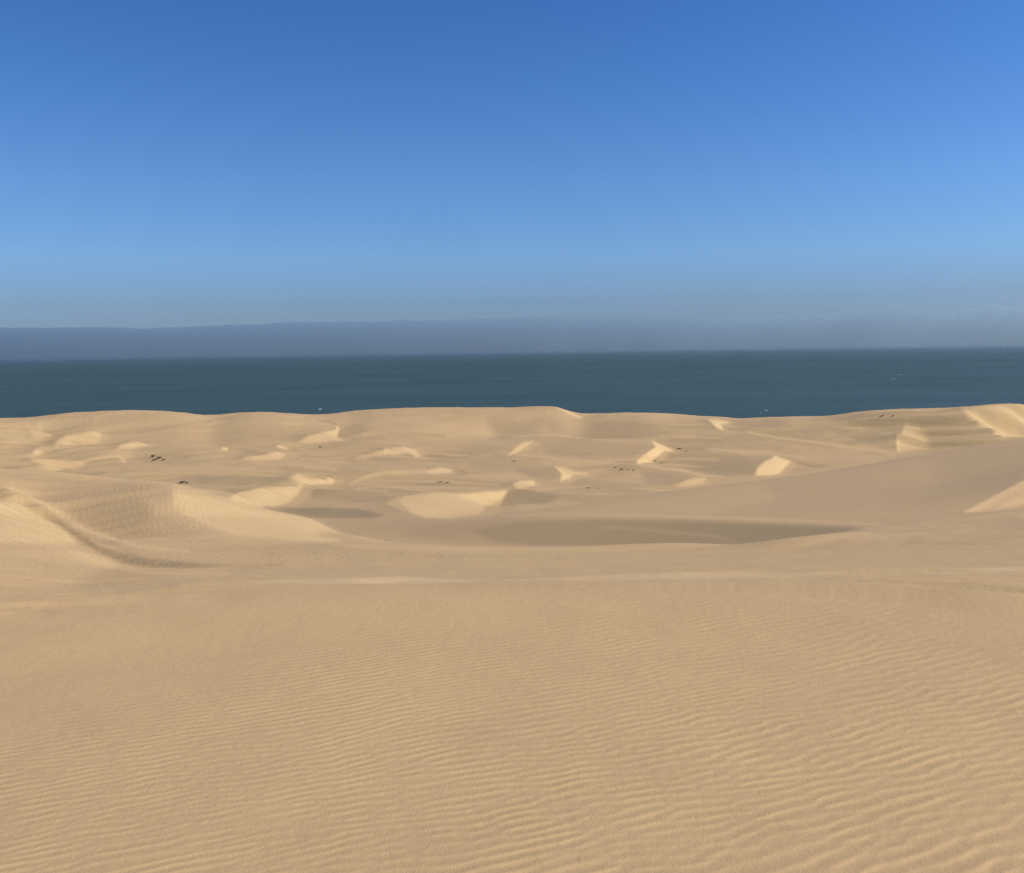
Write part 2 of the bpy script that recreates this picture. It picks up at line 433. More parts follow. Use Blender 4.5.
# --- slip faces: (tone, softness, outline...) or thin ones as ('line', tone, width, points...)
SLIPS = [
    (1.12, 1, (28, 421), (38, 423), (50, 428), (53, 431), (42, 430), (33, 427)),
    (1.14, 1, (54, 440), (58, 434), (68, 430), (85, 428), (102, 428), (100, 437), (85, 442), (70, 443), (57, 443)),
    (1.20, 1, (54, 441), (58, 434), (66, 431), (72, 442), (59, 443.5)),
    (1.25, 0.6, (31, 449), (36, 444), (43, 446), (43, 449), (35, 450.5)),
    (1.20, 0.7, (30, 459), (45, 458), (60, 461), (75, 466), (65, 468.5), (50, 468), (36, 463)),
    (0.84, 0.9, (80, 467), (95, 462), (115, 459.5), (120, 462), (100, 467)),
    ('line', 1.26, 2.2, (65, 467.5), (85, 460.5), (105, 457), (118, 456.5), (126, 461.5)),
    (1.20, 0.7, (115, 448), (121, 443), (132, 440.5), (156, 441), (150, 444), (135, 446), (122, 447.5)),
    (1.28, 0.6, (221, 448), (224, 445), (229, 447), (227, 450)),
    (1.20, 0.9, (243, 457), (258, 456), (270, 453), (278, 451), (287, 454), (280, 460), (262, 461), (245, 460)),
    (1.28, 0.5, (275, 446), (280, 444), (286, 447), (289, 450), (282, 448)),
    (1.20, 0.9, (299, 440), (308, 434.5), (322, 430), (336, 426), (338, 429), (337, 436), (346, 439), (320, 441)),
    ('line', 1.3, 2, (336, 422), (338, 426), (337, 430)),
    (0.72, 1, (340, 428), (350, 423), (362, 422), (366, 430), (352, 433), (344, 436.5), (338, 434)),
    (1.28, 0.7, (289, 477), (297, 474), (312, 477), (336, 479), (332, 483), (312, 484.5), (300, 484)),
    (1.10, 1.2, (352, 460), (375, 452), (386, 449), (386, 455), (365, 460)),
    (1.22, 0.7, (384, 448.5), (405, 447), (415, 451), (422, 456), (417, 457.5), (408, 452.5), (395, 455), (384, 455)),
    ('line', 1.14, 2.4, (348, 484), (368, 476), (384, 473), (410, 471)),
    (1.08, 1.2, (384, 472), (425, 468), (430, 474), (390, 475)),
    (1.20, 0.8, (424, 470), (440, 467), (453, 469), (450, 473), (430, 474)),
    (1.24, 1, (228, 498), (240, 492), (262, 488), (285, 486.5), (304, 486), (298, 495), (290, 503), (275, 507), (262, 508), (245, 503)),
    (1.08, 1.5, (385, 503), (400, 496), (410, 505), (415, 515), (400, 510)),
    (1.22, 1, (398, 502), (404, 496), (430, 494.5), (470, 493), (500, 492), (508, 489), (505, 498), (490, 505), (478, 515), (450, 519), (425, 518), (412, 513)),
    (0.70, 1, (508, 491), (520, 489), (540, 492), (562, 497), (545, 503), (512, 507), (498, 508)),
    (0.70, 1.3, (262, 507.5), (290, 508), (330, 508), (360, 509), (385, 515), (376, 518), (310, 518.5), (290, 514)),
    (1.20, 0.8, (507, 457), (509, 454), (514, 449), (522, 443), (536, 440), (528, 446), (517, 453)),
    (1.22, 0.8, (554, 466), (562, 467), (574, 471), (589, 472), (588, 475.5), (575, 474.5), (568, 479), (560, 482), (562, 474)),
    (1.19, 0.9, (512, 484), (520, 481), (535, 480), (535, 486), (520, 487.5)),
    (1.32, 0.6, (651, 440.5), (660, 444), (672, 449), (675, 451.5), (665, 451), (655, 457.5), (642, 464), (635, 463), (648, 452), (656, 448)),
    (1.17, 0.8, (674, 486), (684, 481), (692, 478), (706, 478), (704, 484), (690, 486)),
    (1.30, 0.6, (707, 416.5), (716, 416), (731, 419), (721, 422), (724, 429), (717, 427), (712, 421)),
    (1.28, 0.8, (755, 475), (758, 467), (765, 461), (772, 458), (775, 455), (783, 459), (792, 461), (785, 468), (780, 474), (768, 476)),
    (1.15, 1, (896, 437), (900, 436), (905, 425), (918, 428), (928, 446), (912, 450), (898, 452.5)),
    ('line', 1.25, 3, (899, 436), (898, 444), (899, 452)),
    (1.5, 0.8, (960, 406), (985, 405), (1010, 404), (1060, 404), (1060, 434), (1024, 434.5), (1003, 437.5), (990, 428), (970, 415)),
]
for q in SLIPS:                                    # the long backs, turned away, left of and behind each slip face
    if q[0] == 'line' or q[0] < 1.12: continue
    us_ = [p[0] for p in q[2:]]; vs_ = [p[1] for p in q[2:]]
    wd, ht = max(us_) - min(us_), max(vs_) - min(vs_)
    if wd < 9: continue
    P_(0.83, max(1.2, ht * 0.16), *[(p[0] - 0.28 * wd - 2, (p[1] + min(vs_)) / 2 + 0.12 * ht) for p in q[2:]])
    P_(1.03, 1.2, *[(p[0] + 0.12 * wd + 2, p[1] + 1.6) for p in q[2:]])
for q in SLIPS:
    if q[0] == 'line': S_(q[1], q[2], *q[3:])
    else: P_(q[0], q[1] * 0.55, *q[2:])

# --- the big dune right of the camera dune and the hollow in front of it
P_(0.94, 3, (520, 515), (560, 508), (640, 496), (760, 480), (880, 462), (1024, 441), (1070, 434), (1070, 478), (1024, 480), (963, 513), (880, 526), (700, 518), (600, 515))
P_(1.0, 3, (500, 514), (560, 509), (620, 500), (760, 482), (780, 500), (700, 516), (600, 514))
P_(0.86, 10, (930, 455), (1024, 440), (1070, 435), (1070, 470), (1000, 485), (940, 482))
S_(1.06, 3, (500, 515.5), (600, 514.5), (700, 517), (800, 521), (880, 524.5))
P_(0.92, 2.5, (315, 521), (430, 520), (450, 544), (400, 541), (345, 530))
P_(0.86, 3, (350, 530), (400, 523), (470, 520), (600, 520), (600, 545), (480, 546), (430, 543), (390, 538))
P_(0.76, 2.5, (400, 533), (450, 524), (520, 520.5), (700, 522), (800, 526), (868, 528), (800, 540), (765, 544), (600, 546.5), (500, 546), (440, 541))
P_(0.60, 1.4, (470, 531), (520, 522), (600, 519), (700, 521.5), (800, 525.5), (868, 528), (800, 540), (765, 544), (600, 546.5), (540, 546.5), (500, 542))
S_(0.74, 2.5, (600, 527), (660, 531), (710, 536), (735, 541))
P_(1.23, 0.8, (962, 513), (1024, 480), (1070, 455), (1070, 495), (1024, 504), (985, 511))
# --- the camera dune: blow-out on the left
P_(1.16, 5, (-50, 545), (90, 548), (130, 562), (60, 592), (-50, 592))
P_(1.24, 2, (-50, 480), (0, 498), (20, 501), (45, 515), (70, 530), (80, 546), (40, 545), (-50, 544))
P_(0.90, 3, (40, 486), (150, 486), (152, 512), (145, 538), (100, 532), (70, 516))
P_(0.82, 4, (75, 508), (100, 500), (148, 505), (145, 537), (100, 530))
P_(1.04, 3, (110, 536), (200, 545), (270, 550), (250, 560), (150, 555))
P_(1.13, 6, (140, 500), (175, 520), (230, 540), (300, 545), (250, 530), (200, 505))
P_(1.24, 3, (172, 487), (190, 490), (228, 499), (262, 510), (310, 520), (335, 531), (300, 540), (240, 533), (200, 520), (172, 506))
S_(1.22, 7, (185, 513), (215, 525), (240, 531), (290, 537), (340, 540))
S_(1.18, 8, (8, 489), (30, 497), (60, 514), (85, 530), (115, 539))
S_(1.16, 4, (115, 541), (150, 548), (190, 551))
S_(0.60, 4.0, (-30, 490), (0, 495), (22, 502), (60, 524), (90, 545), (120, 556.5), (160, 564), (195, 566.5))
S_(0.82, 3.6, (140, 560), (200, 566), (245, 567), (285, 564))
P_(0.62, 1.8, (92, 547), (110, 551), (150, 559), (190, 563), (215, 565.5), (190, 567.5), (150, 568), (120, 562))
S_(1.12, 4, (120, 570), (160, 573), (230, 574))
S_(1.15, 3.5, (330, 545), (400, 549.5), (480, 552), (600, 552), (770, 550), (870, 535))
S_(1.24, 3.0, (180, 584.5), (310, 582), (512, 579), (800, 573.5), (1074, 566))
amp_ = 1 + 0.28 * sstep(414, 424, gv) * (1 - sstep(512, 520, gv))
face = 0.95 + (face - 0.95) * amp_
face = blur(face, 0.4 * PS)

SH = 0.0017
gl = np.arange(math.log(5.6), math.log(1150), SH)
ga = np.arange(math.radians(-34.4), math.radians(34.4), SH)
gd = np.exp(gl)[:, None]
gx, gy = gd * np.sin(ga)[None, :], gd * np.cos(ga)[None, :]


def grid_sample(G, rr_, cc_):
    i0 = np.clip(rr_.astype(int), 0, G.shape[0] - 2); j0 = np.clip(cc_.astype(int), 0, G.shape[1] - 2)
    ti = np.clip(rr_ - i0, 0, 1); tj = np.clip(cc_ - j0, 0, 1)
    return ((G[i0, j0] * (1 - tj) + G[i0, j0 + 1] * tj) * (1 - ti) + (G[i0 + 1, j0] * (1 - tj) + G[i0 + 1, j0 + 1] * tj) * ti)


ri = np.interp(gl, LD, np.arange(ND))[:, None] + 0 * ga[None, :]
ci = np.interp(ga, AZ, np.arange(NA))[None, :] + 0 * gl[:, None]
base = grid_sample(Z, ri, ci)
el_, az_s = math.radians(SUN_EL), math.radians(SUN_AZ)
SV = (math.cos(el_) * math.sin(az_s), math.cos(el_) * math.cos(az_s), math.sin(el_))
AMB = 0.20
edge = sstep(0, 60, np.arange(len(gl)))[:, None] * sstep(0, 60, np.arange(len(gl))[::-1])[:, None] \
    * sstep(0, 14, np.arange(len(ga)))[None, :] * sstep(0, 14, np.arange(len(ga))[::-1])[None, :]
ka = np.fft.fftfreq(len(ga), SH) * 2 * math.pi; kl_ = np.fft.fftfreq(len(gl), SH) * 2 * math.pi
KA, KLL = np.meshgrid(ka, kl_)
EV = (0.985, -0.17)                              # faces slide down to the right and towards the camera
DE = 1j * (EV[0] * KA + EV[1] * KLL)
DP = 1j * (-EV[1] * KA + EV[0] * KLL)
lam0 = 1 / 0.095
REG = 0.03 * np.abs(DP) ** 2 + lam0 ** 2
LOWP = np.exp(-(KA * SH * 0.5) ** 2 - (KLL * SH * 1.4) ** 2)
DEN = np.abs(DE) ** 2 + REG
zeta = np.zeros(base.shape)
shore = 1 - sstep(925, 985, gd)                  # the beach slope below the last dunes stays plain
# crests whose outline is already laid out keep their height
leak = np.zeros(base.shape)
for kk, sg_, st_ in ((11, 0.10, 0.22), (16, 0.12, 0.22)):
    lc = np.interp(ga, AZ, KL[kk])
    wz = 1.0 if kk == 11 else sstep(ray(500, 500)[0], ray(600, 500)[0], ga)[None, :]
    leak = np.maximum(leak, st_ * wz * np.exp(-((gl[:, None] - lc[None, :]) / sg_) ** 2))
Tb = base / gd
Tb = np.where(gd > 600, Tb, -9)
leak = np.maximum(leak, 0.22 * np.exp(-((Tb.max(0)[None, :] - Tb) / 0.004) ** 2) * (1 - 0.8 * sstep(ray(880, 410)[0], ray(950, 410)[0], ga))[None, :])
eh = (math.cos(el_) * (EV[0] * np.sin(az_s - ga) + EV[1] * np.cos(az_s - ga)))[None, :]
for it in range(24):
    zz = base + zeta * gd
    za = np.gradient(zz, SH, axis=1) / gd; zl = np.gradient(zz, SH, axis=0) / gd
    zx = za * np.cos(ga) + zl * np.sin(ga); zy = -za * np.sin(ga) + zl * np.cos(ga)
    shade = (np.maximum(-zx * SV[0] - zy * SV[1] + SV[2], 0) / np.sqrt(1 + zx ** 2 + zy ** 2) + AMB) / (SV[2] + AMB)
    fw = gx * FWD[0] + gy * FWD[1] + zz * FWD[2]
    uu = W / 2 + FPX * (gx * RIGHT[0] + gy * RIGHT[1] + zz * RIGHT[2]) / fw
    vq = H / 2 - FPX * (gx * UP[0] + gy * UP[1] + zz * UP[2]) / fw
    want = grid_sample(face, (vq - PV0) * PS, (uu + 50) * PS)
    Tm = np.maximum.accumulate(zz / gd, axis=0)
    vis = np.clip(1 - (Tm - zz / gd) / 0.0035, 0, 1)
    want = np.where(gd > 560, np.clip(want, 0.84, 1.45), want)
    err = np.clip(want - shade, -0.35, 0.35) * edge * vis * (vq < PV1 - 4)
    rhs = np.conj(DE) * np.fft.fft2(-err * (SV[2] + AMB) / eh) - REG * np.fft.fft2(zeta)
    zeta = (zeta + 0.5 * np.real(np.fft.ifft2(rhs / DEN * LOWP))) * (1 - leak)
    zeta = 0.03 * np.tanh(zeta / 0.03) * shore
    if it % 6 == 3: print('relief', it, float(np.abs(err).mean()), float(np.abs(zeta).max()))
zeta *= edge
# keep the three skylines (camera dune, big dune, shore dunes) where they stand


def skyline(pts):
    q = [ray(u, v) for u, v in pts]
    return pchip([a for a, t in q], [t for a, t in q], ga)


def hold(pts, d0, d1, d2, d3, u0=None, soft=0.03):
    T = skyline(pts)
    win = (gd[:, 0] > d0) & (gd[:, 0] < d3)
    mx_ = np.max(np.where(win[:, None], base / gd + zeta, -9), axis=0)
    dl_ = T - mx_
    if u0 is not None:
        a0 = ray(u0, 480)[0]
        dl_ = dl_ * sstep(a0, a0 + 0.06, ga)
    k = np.exp(-np.arange(-40, 41) ** 2 / 60.0); k /= k.sum()
    dl_ = np.convolve(np.pad(np.clip(dl_, -0.012, 0.012), 40, 'edge'), k, 'valid')
    w = sstep(math.log(d0), math.log(d1), gl) * (1 - sstep(math.log(d2), math.log(d3), gl))
    return w[:, None] * dl_[None, :]


SK_SHORE = [(-60, 420), (0, 418), (30, 417.5), (50, 415), (70, 412.5), (120, 410.3), (145, 410.3), (180, 412), (200, 414.5), (212, 415.6), (240, 412.2),
            (270, 412), (300, 414), (328, 414.3), (340, 412.5), (370, 409.5), (420, 407.5), (470, 407.3), (515, 407.3), (540, 406), (558, 407),
            (570, 411), (580, 414), (600, 413.2), (640, 412.4), (690, 415), (706, 416.3), (718, 416.3), (735, 418.3), (770, 417), (800, 416.2),
            (830, 416), (850, 412.5), (900, 408.8), (940, 408), (985, 405.2), (1010, 404.6), (1030, 406.5), (1100, 405)]
zeta = zeta + hold(SK_SHORE, 560, 760, 960, 1000)
far = D > 7.5
rr_ = (np.interp(LD, gl, np.arange(len(gl))))[:, None] + 0 * AZ[None, :]
cc_ = (np.interp(AZ, ga, np.arange(len(ga))))[None, :] + 0 * LD[:, None]
inside = (np.abs(AZ) < math.radians(34.39))[None, :] & ((D > 5.6) & (D < 1150))[:, None]
Z = Z + np.where(inside, grid_sample(zeta, rr_, cc_), 0) * D[:, None]

# ------------------------------------------------------------------ small relief: ripples
RA = ripple_tile(5, spread=0.22, bw=0.17); RB = ripple_tile(9, spread=0.09, bw=0.13); RC = ripple_tile(14, spread=0.22, bw=0.17)
NS = smooth_noise(21, 512, 2, 24, 1.5, 1.0)
nearrows = np.nonzero(D < 110)[0]
sl = slice(0, nearrows[-1] + 1)
x, y = X[sl], Y[sl]
d_ = D[sl][:, None]
ns1 = tile_sample(NS, 14.0, x, y)
ns2 = tile_sample(NS, 9.0, x + 3, y + 7)
ns3 = tile_sample(NS, 3.5, x + 1, y + 2)
xs = x + 0.45 * ns1
lef = 1 - sstep(-1.9, -0.3, xs); rig = sstep(0.3, 1.9, xs); mid_ = 1 - lef - rig
ns4 = tile_sample(NS, 1.1, x, y)
xw = x + 0.02 * ns3; yw = y + 0.035 * ns1 + 0.012 * ns3 + 0.0025 * ns4
amp = 0
nr_ = np.nonzero(D < 8)[0][-1] + 1
q = slice(0, nr_)
A1 = ripple_field(RA, 0.048, 12, xw[q], yw[q]); A2 = ripple_field(RC, 0.056, 17, xw[q], yw[q]); A3 = ripple_field(RA, 0.066, 22, xw[q], yw[q])
rp = ripple_height(A1 * lef[q] + A2 * mid_[q] + A3 * rig[q])
lam = 0.055 * lef[q] + 0.068 * mid_[q] + 0.08 * rig[q]
fade = 1 - sstep(4.5, 6.3, d_[q] + 0.3 * ns1[q] - 0.12 * x[q])
Z[q] += rp * fade * lam * RIP * (0.85 + 0.15 * np.tanh(ns2[q])) * (1.0 - 0.12 * sstep(0.5, 2.5, x[q]))
# low swells under the ripples
Z[sl] += 0.004 * ns1 * (1 - sstep(5, 9, d_))
rb = ripple_height(ripple_field(RB, 0.20, 68, x + 0.05 * ns1, y))


def blob(u, v, d, rx, ry):
    A, T = ray(u, v)
    cx, cy = d * math.sin(A), d * math.cos(A)
    ar = np.arctan2(x, y)
    return np.exp(-((ar - A) * d / rx) ** 2 - ((d_ - d) / ry) ** 2)


bm_ = np.clip(blob(85, 505, 52, 4.5, 12) + blob(165, 525, 42, 3.0, 10) + 0.5 * blob(250, 558, 25, 1.8, 4) + 0.7 * blob(190, 553, 29, 2.5, 4), 0, 1)
Z[sl] += rb * bm_ * 0.011
# mottled faint ripples beyond the brink
rm = ripple_height(ripple_field(RB, 0.13, -14, x + 0.05 * ns2, y + 0.05 * ns1))
Z[sl] += rm * 0.007 * sstep(8, 11, d_) * (1 - sstep(24, 34, d_))

# ------------------------------------------------------------------ build the sheet
Z += EYE
nv = ND * NA + 1
co = np.empty((nv, 3), np.float32)
co[:-1, 0] = X.ravel(); co[:-1, 1] = Y.ravel(); co[:-1, 2] = Z.ravel()
co[-1] = (0, 0, Z[0].mean())
i = np.arange(ND - 1)[:, None]; j = np.arange(NA)[None, :]
jn = (j + 1) % NA
quads = np.stack([i * NA + j, i * NA + jn, (i + 1) * NA + jn, (i + 1) * NA + j], -1)
quads = quads.reshape(-1, 4)[:, ::-1]
jj = np.arange(NA)
tris = np.stack([np.full(NA, nv - 1), (jj + 1) % NA, jj], -1)
me = bpy.data.meshes.new("dunes")
nq, nt = len(quads), len(tris)
me.vertices.add(nv); me.vertices.foreach_set('co', co.ravel())
me.loops.add(nq * 4 + nt * 3)
me.loops.foreach_set('vertex_index', np.concatenate([quads.ravel(), tris.ravel()]).astype(np.int32))
me.polygons.add(nq + nt)
me.polygons.foreach_set('loop_start', np.concatenate([np.arange(nq) * 4, nq * 4 + np.arange(nt) * 3]).astype(np.int32))
me.polygons.foreach_set('use_smooth', np.ones(nq + nt, bool))
me.update(calc_edges=True)
# bright crest line along the brink: light painted in as paler windblown sand
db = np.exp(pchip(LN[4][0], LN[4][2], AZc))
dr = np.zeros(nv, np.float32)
brink_lit = np.exp(-((D[:, None] - db[None, :] - 0.30) / np.where(D[:, None] > db[None, :] + 0.30, 0.55, 0.22)) ** 2)
brink_lit *= (0.35 + 0.65 * sstep(ray(150, 580)[0], ray(620, 580)[0], AZ))[None, :]
brink_lit *= np.clip(0.8 + 0.25 * tile_sample(NS, 6.0, X, Y * 2), 0.3, 1.2)
dr[:-1] = brink_lit.ravel()
at = me.attributes.new('lit_brink', 'FLOAT', 'POINT'); at.data.foreach_set('value', dr)
dunes = bpy.data.objects.new("dunes", me)
COL.objects.link(dunes)
tag(dunes, kind='structure')
# face up?
if me.polygons[nq // 2].normal.z < 0:
    me.flip_normals()


def ground_at(u, v):
    """where the line of sight through (u,v) first meets the sand"""
    A, T = ray(u, v)
    c = int(np.argmin(np.abs(AZ - A)))
    t = (Z[:, c] - EYE) / D
    ok = np.nonzero((t >= T) & (D > 2))[0]
    r = ok[0]
    return D[r] * math.sin(A), D[r] * math.cos(A), Z[r, c], D[r]


# ------------------------------------------------------------------ materials
def new_mat(name):
    mt = bpy.data.materials.new(name); mt.use_nodes = True
    nt_ = mt.node_tree; nt_.nodes.clear()
    return mt, nt_, nt_.nodes, nt_.links


def sand_material():
    mt, nt_, N, Lk = new_mat("sand")
    out = N.new('ShaderNodeOutputMaterial'); b = N.new('ShaderNodeBsdfPrincipled')
    Lk.new(b.outputs[0], out.inputs['Surface'])
    b.inputs['Roughness'].default_value = 0.9
    b.inputs['Specular IOR Level'].default_value = 0.15
    geo = N.new('ShaderNodeNewGeometry')
    # slope: freshly slid sand on the steep faces is paler and yellower
    sep = N.new('ShaderNodeSeparateXYZ'); Lk.new(geo.outputs['Normal'], sep.inputs[0])
    mr = N.new('ShaderNodeMapRange'); mr.inputs['From Min'].default_value = 0.985; mr.inputs['From Max'].default_value = 0.90
    Lk.new(sep.outputs['Z'], mr.inputs['Value'])

    def noise(scale, detail=4, rough=0.55, vec=None, dist=0.0):
        n = N.new('ShaderNodeTexNoise'); n.inputs['Scale'].default_value = scale
        n.inputs['Detail'].default_value = detail; n.inputs['Roughness'].default_value = rough
        n.inputs['Distortion'].default_value = dist
        Lk.new(vec if vec else geo.outputs['Position'], n.inputs['Vector'])
        return n

    def mix(a, bb, fac, mode='MIX'):
        mx = N.new('ShaderNodeMix'); mx.data_type = 'RGBA'; mx.blend_type = mode
        if isinstance(fac, float): mx.inputs['Factor'].default_value = fac
        else: Lk.new(fac, mx.inputs['Factor'])
        for s, q in ((mx.inputs[6], a), (mx.inputs[7], bb)):
            if isinstance(q, tuple): s.default_value = q + (1,)
            else: Lk.new(q, s)
        return mx.outputs[2]

    def rng(val, a, c, lo_, hi_):
        r = N.new('ShaderNodeMapRange'); Lk.new(val, r.inputs['Value'])
        r.inputs['From Min'].default_value = a; r.inputs['From Max'].default_value = c
        r.inputs['To Min'].default_value = lo_; r.inputs['To Max'].default_value = hi_
        return r.outputs[0]

    flat = mix(SAND_A, SAND_B, rng(noise(0.012, 5).outputs[0], 0.35, 0.65, 0, 1))
    c = mix(flat, SAND_F, mr.outputs[0])
    # thin darker mineral streaks, drawn out along the dunes
    mp = N.new('ShaderNodeMapping'); mp.inputs['Scale'].default_value = (0.25, 1.0, 3.0)
    mp.inputs['Rotation'].default_value = (0, 0, math.radians(-12))
    Lk.new(geo.outputs['Position'], mp.inputs['Vector'])
    st = noise(0.09, 7, 0.62, mp.outputs[0], 0.6)
    c = mix(c, SAND_D, rng(st.outputs[0], 0.5, 0.78, 0, 0.35))
    # light of the brink's crest line, mixed into the sand colour
    ad = N.new('ShaderNodeAttribute'); ad.attribute_name = 'lit_brink'
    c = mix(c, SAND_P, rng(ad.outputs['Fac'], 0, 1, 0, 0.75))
    # grain, metre and hand scale mottling
    g1 = noise(2.2, 5, 0.6); g2 = noise(170.0, 3, 0.7)
    v1 = rng(g1.outputs[0], 0.3, 0.7, 0.965, 1.035)
    v2 = rng(g2.outputs[0], 0.25, 0.75, 0.92, 1.08)
    mu = N.new('ShaderNodeMath'); mu.operation = 'MULTIPLY'; Lk.new(v1, mu.inputs[0]); Lk.new(v2, mu.inputs[1])
    cc = N.new('ShaderNodeVectorMath'); cc.operation = 'SCALE'
    Lk.new(c, cc.inputs[0]); Lk.new(mu.outputs[0], cc.inputs['Scale'])
    Lk.new(cc.outputs[0], b.inputs['Base Color'])
    # grain bump
    bp = N.new('ShaderNodeBump'); bp.inputs['Strength'].default_value = 0.5; bp.inputs['Distance'].default_value = 0.0022
    Lk.new(noise(130.0, 3, 0.7).outputs[0], bp.inputs['Height'])
    bp2 = N.new('ShaderNodeBump'); bp2.inputs['Strength'].default_value = 0.5; bp2.inputs['Distance'].default_value = 0.012
    Lk.new(noise(9.0, 6, 0.7).outputs[0], bp2.inputs['Height'])
    Lk.new(bp2.outputs[0], bp.inputs['Normal'])
    # coarse grain only on the rippled crest; finer sand down the slope
    ln_ = N.new('ShaderNodeVectorMath'); ln_.operation = 'DISTANCE'; ln_.inputs[1].default_value = (0, 0, EYE)
    Lk.new(geo.outputs['Position'], ln_.inputs[0])
    Lk.new(rng(ln_.outputs['Value'], 3.5, 14.0, 0.55, 0.04), bp.inputs['Strength'])
    Lk.new(bp.outputs[0], b.inputs['Normal'])
    return mt


SAND_A = (0.600, 0.390, 0.174)
SAND_B = (0.590, 0.378, 0.176)
SAND_F = (0.65, 0.440, 0.200)
SAND_P = (0.68, 0.47, 0.245)  # paler sand that carries the painted light of the brink
SAND_D = (0.50, 0.335, 0.160)
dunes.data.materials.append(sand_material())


# ------------------------------------------------------------------ sea
def ring_sheet(name, z, r0, r1, nr=60, na=180):
    vs, fs = [], []
    for a in range(nr + 1):
        r = math.exp(math.log(r0) + (math.log(r1) - math.log(r0)) * a / nr)
        for k in range(na):
            t = 2 * math.pi * k / na
            vs.append((r * math.sin(t), r * math.cos(t), z))
    for a in range(nr):
        for k in range(na):
            k2 = (k + 1) % na
            fs.append((a * na + k, (a + 1) * na + k, (a + 1) * na + k2, a * na + k2))
    mm = bpy.data.meshes.new(name); mm.from_pydata(vs, [], fs); mm.update()
    o = bpy.data.objects.new(name, mm); COL.objects.link(o)
    if mm.polygons[0].normal.z < 0: mm.flip_normals()
    return o


sea = ring_sheet("sea", 0.0, 800, 60000)
tag(sea, kind='structure')
mt, nt_, N, Lk = new_mat("sea_water")
out = N.new('ShaderNodeOutputMaterial'); b = N.new('ShaderNodeBsdfPrincipled'); Lk.new(b.outputs[0], out.inputs['Surface'])
geo = N.new('ShaderNodeNewGeometry')
N.remove(b)
b = N.new('ShaderNodeBsdfDiffuse'); gl_ = N.new('ShaderNodeBsdfGlossy'); ms = N.new('ShaderNodeMixShader')
gl_.inputs['Roughness'].default_value = 0.38; gl_.inputs['Color'].default_value = (0.88, 0.98, 0.86, 1)
ms.inputs[0].default_value = 0.24
Lk.new(b.outputs[0], ms.inputs[1]); Lk.new(gl_.outputs[0], ms.inputs[2]); Lk.new(ms.outputs[0], out.inputs['Surface'])
mp = N.new('ShaderNodeMapping'); mp.inputs['Scale'].default_value = (0.35, 1, 1)
Lk.new(geo.outputs['Position'], mp.inputs['Vector'])
n1_ = N.new('ShaderNodeTexNoise'); n1_.inputs['Scale'].default_value = 0.02; n1_.inputs['Detail'].default_value = 9; n1_.inputs['Roughness'].default_value = 0.68
Lk.new(mp.outputs[0], n1_.inputs['Vector'])
n2_ = N.new('ShaderNodeTexNoise'); n2_.inputs['Scale'].default_value = 0.0022; n2_.inputs['Detail'].default_value = 5
Lk.new(mp.outputs[0], n2_.inputs['Vector'])
mx = N.new('ShaderNodeMix'); mx.data_type = 'RGBA'
mx.inputs[6].default_value = (0.028, 0.046, 0.018, 1); mx.inputs[7].default_value = (0.022, 0.038, 0.020, 1)
Lk.new(n2_.outputs[0], mx.inputs['Factor'])
Lk.new(mx.outputs[2], b.inputs['Color'])
bp = N.new('ShaderNodeBump'); bp.inputs['Strength'].default_value = 0.6; bp.inputs['Distance'].default_value = 4.0
Lk.new(n1_.outputs[0], bp.inputs['Height']); Lk.new(bp.outputs[0], b.inputs['Normal']); Lk.new(bp.outputs[0], gl_.inputs['Normal'])
# wind streaks: rougher and smoother water reflect a little more or less sky
n3_ = N.new('ShaderNodeTexNoise'); n3_.inputs['Scale'].default_value = 0.0035; n3_.inputs['Detail'].default_value = 8; n3_.inputs['Roughness'].default_value = 0.7
mp3 = N.new('ShaderNodeMapping'); mp3.inputs['Scale'].default_value = (0.45, 1, 1); Lk.new(geo.outputs['Position'], mp3.inputs['Vector']); Lk.new(mp3.outputs[0], n3_.inputs['Vector'])
r3 = N.new('ShaderNodeMapRange'); r3.inputs['From Min'].default_value = 0.3; r3.inputs['From Max'].default_value = 0.7
r3.inputs['To Min'].default_value = 0.19; r3.inputs['To Max'].default_value = 0.28
Lk.new(n3_.outputs[0], r3.inputs['Value']); Lk.new(r3.outputs[0], ms.inputs[0])
sea.data.materials.append(mt)
SEA_N = (b, mx)


# ------------------------------------------------------------------ low shrubs on the flats between the dunes
def leaf_mat():
    mt, nt_, N, Lk = new_mat("shrub_leaf")
    out = N.new('ShaderNodeOutputMaterial'); b = N.new('ShaderNodeBsdfPrincipled'); Lk.new(b.outputs[0], out.inputs['Surface'])
    oi = N.new('ShaderNodeNewGeometry'); n = N.new('ShaderNodeTexNoise'); n.inputs['Scale'].default_value = 3.0
    Lk.new(oi.outputs['Position'], n.inputs['Vector'])
    mx = N.new('ShaderNodeMix'); mx.data_type = 'RGBA'
    mx.inputs[6].default_value = (0.07, 0.075, 0.035, 1); mx.inputs[7].default_value = (0.13, 0.115, 0.065, 1)
    Lk.new(n.outputs[0], mx.inputs['Factor']); Lk.new(mx.outputs[2], b.inputs['Base Color'])
    b.inputs['Roughness'].default_value = 0.7
    return mt


def wood_mat():
    mt, nt_, N, Lk = new_mat("shrub_stem")
    out = N.new('ShaderNodeOutputMaterial'); b = N.new('ShaderNodeBsdfPrincipled'); Lk.new(b.outputs[0], out.inputs['Surface'])
    b.inputs['Base Color'].default_value = (0.12, 0.09, 0.06, 1)
    return mt


LEAF, WOOD = leaf_mat(), wood_mat()
DRY = leaf_mat(); DRY.name = 'dry_shrub_leaf'
for n_ in DRY.node_tree.nodes:
    if n_.type == 'MIX': n_.inputs[6].default_value = (0.17, 0.135, 0.08, 1); n_.inputs[7].default_value = (0.24, 0.19, 0.12, 1)


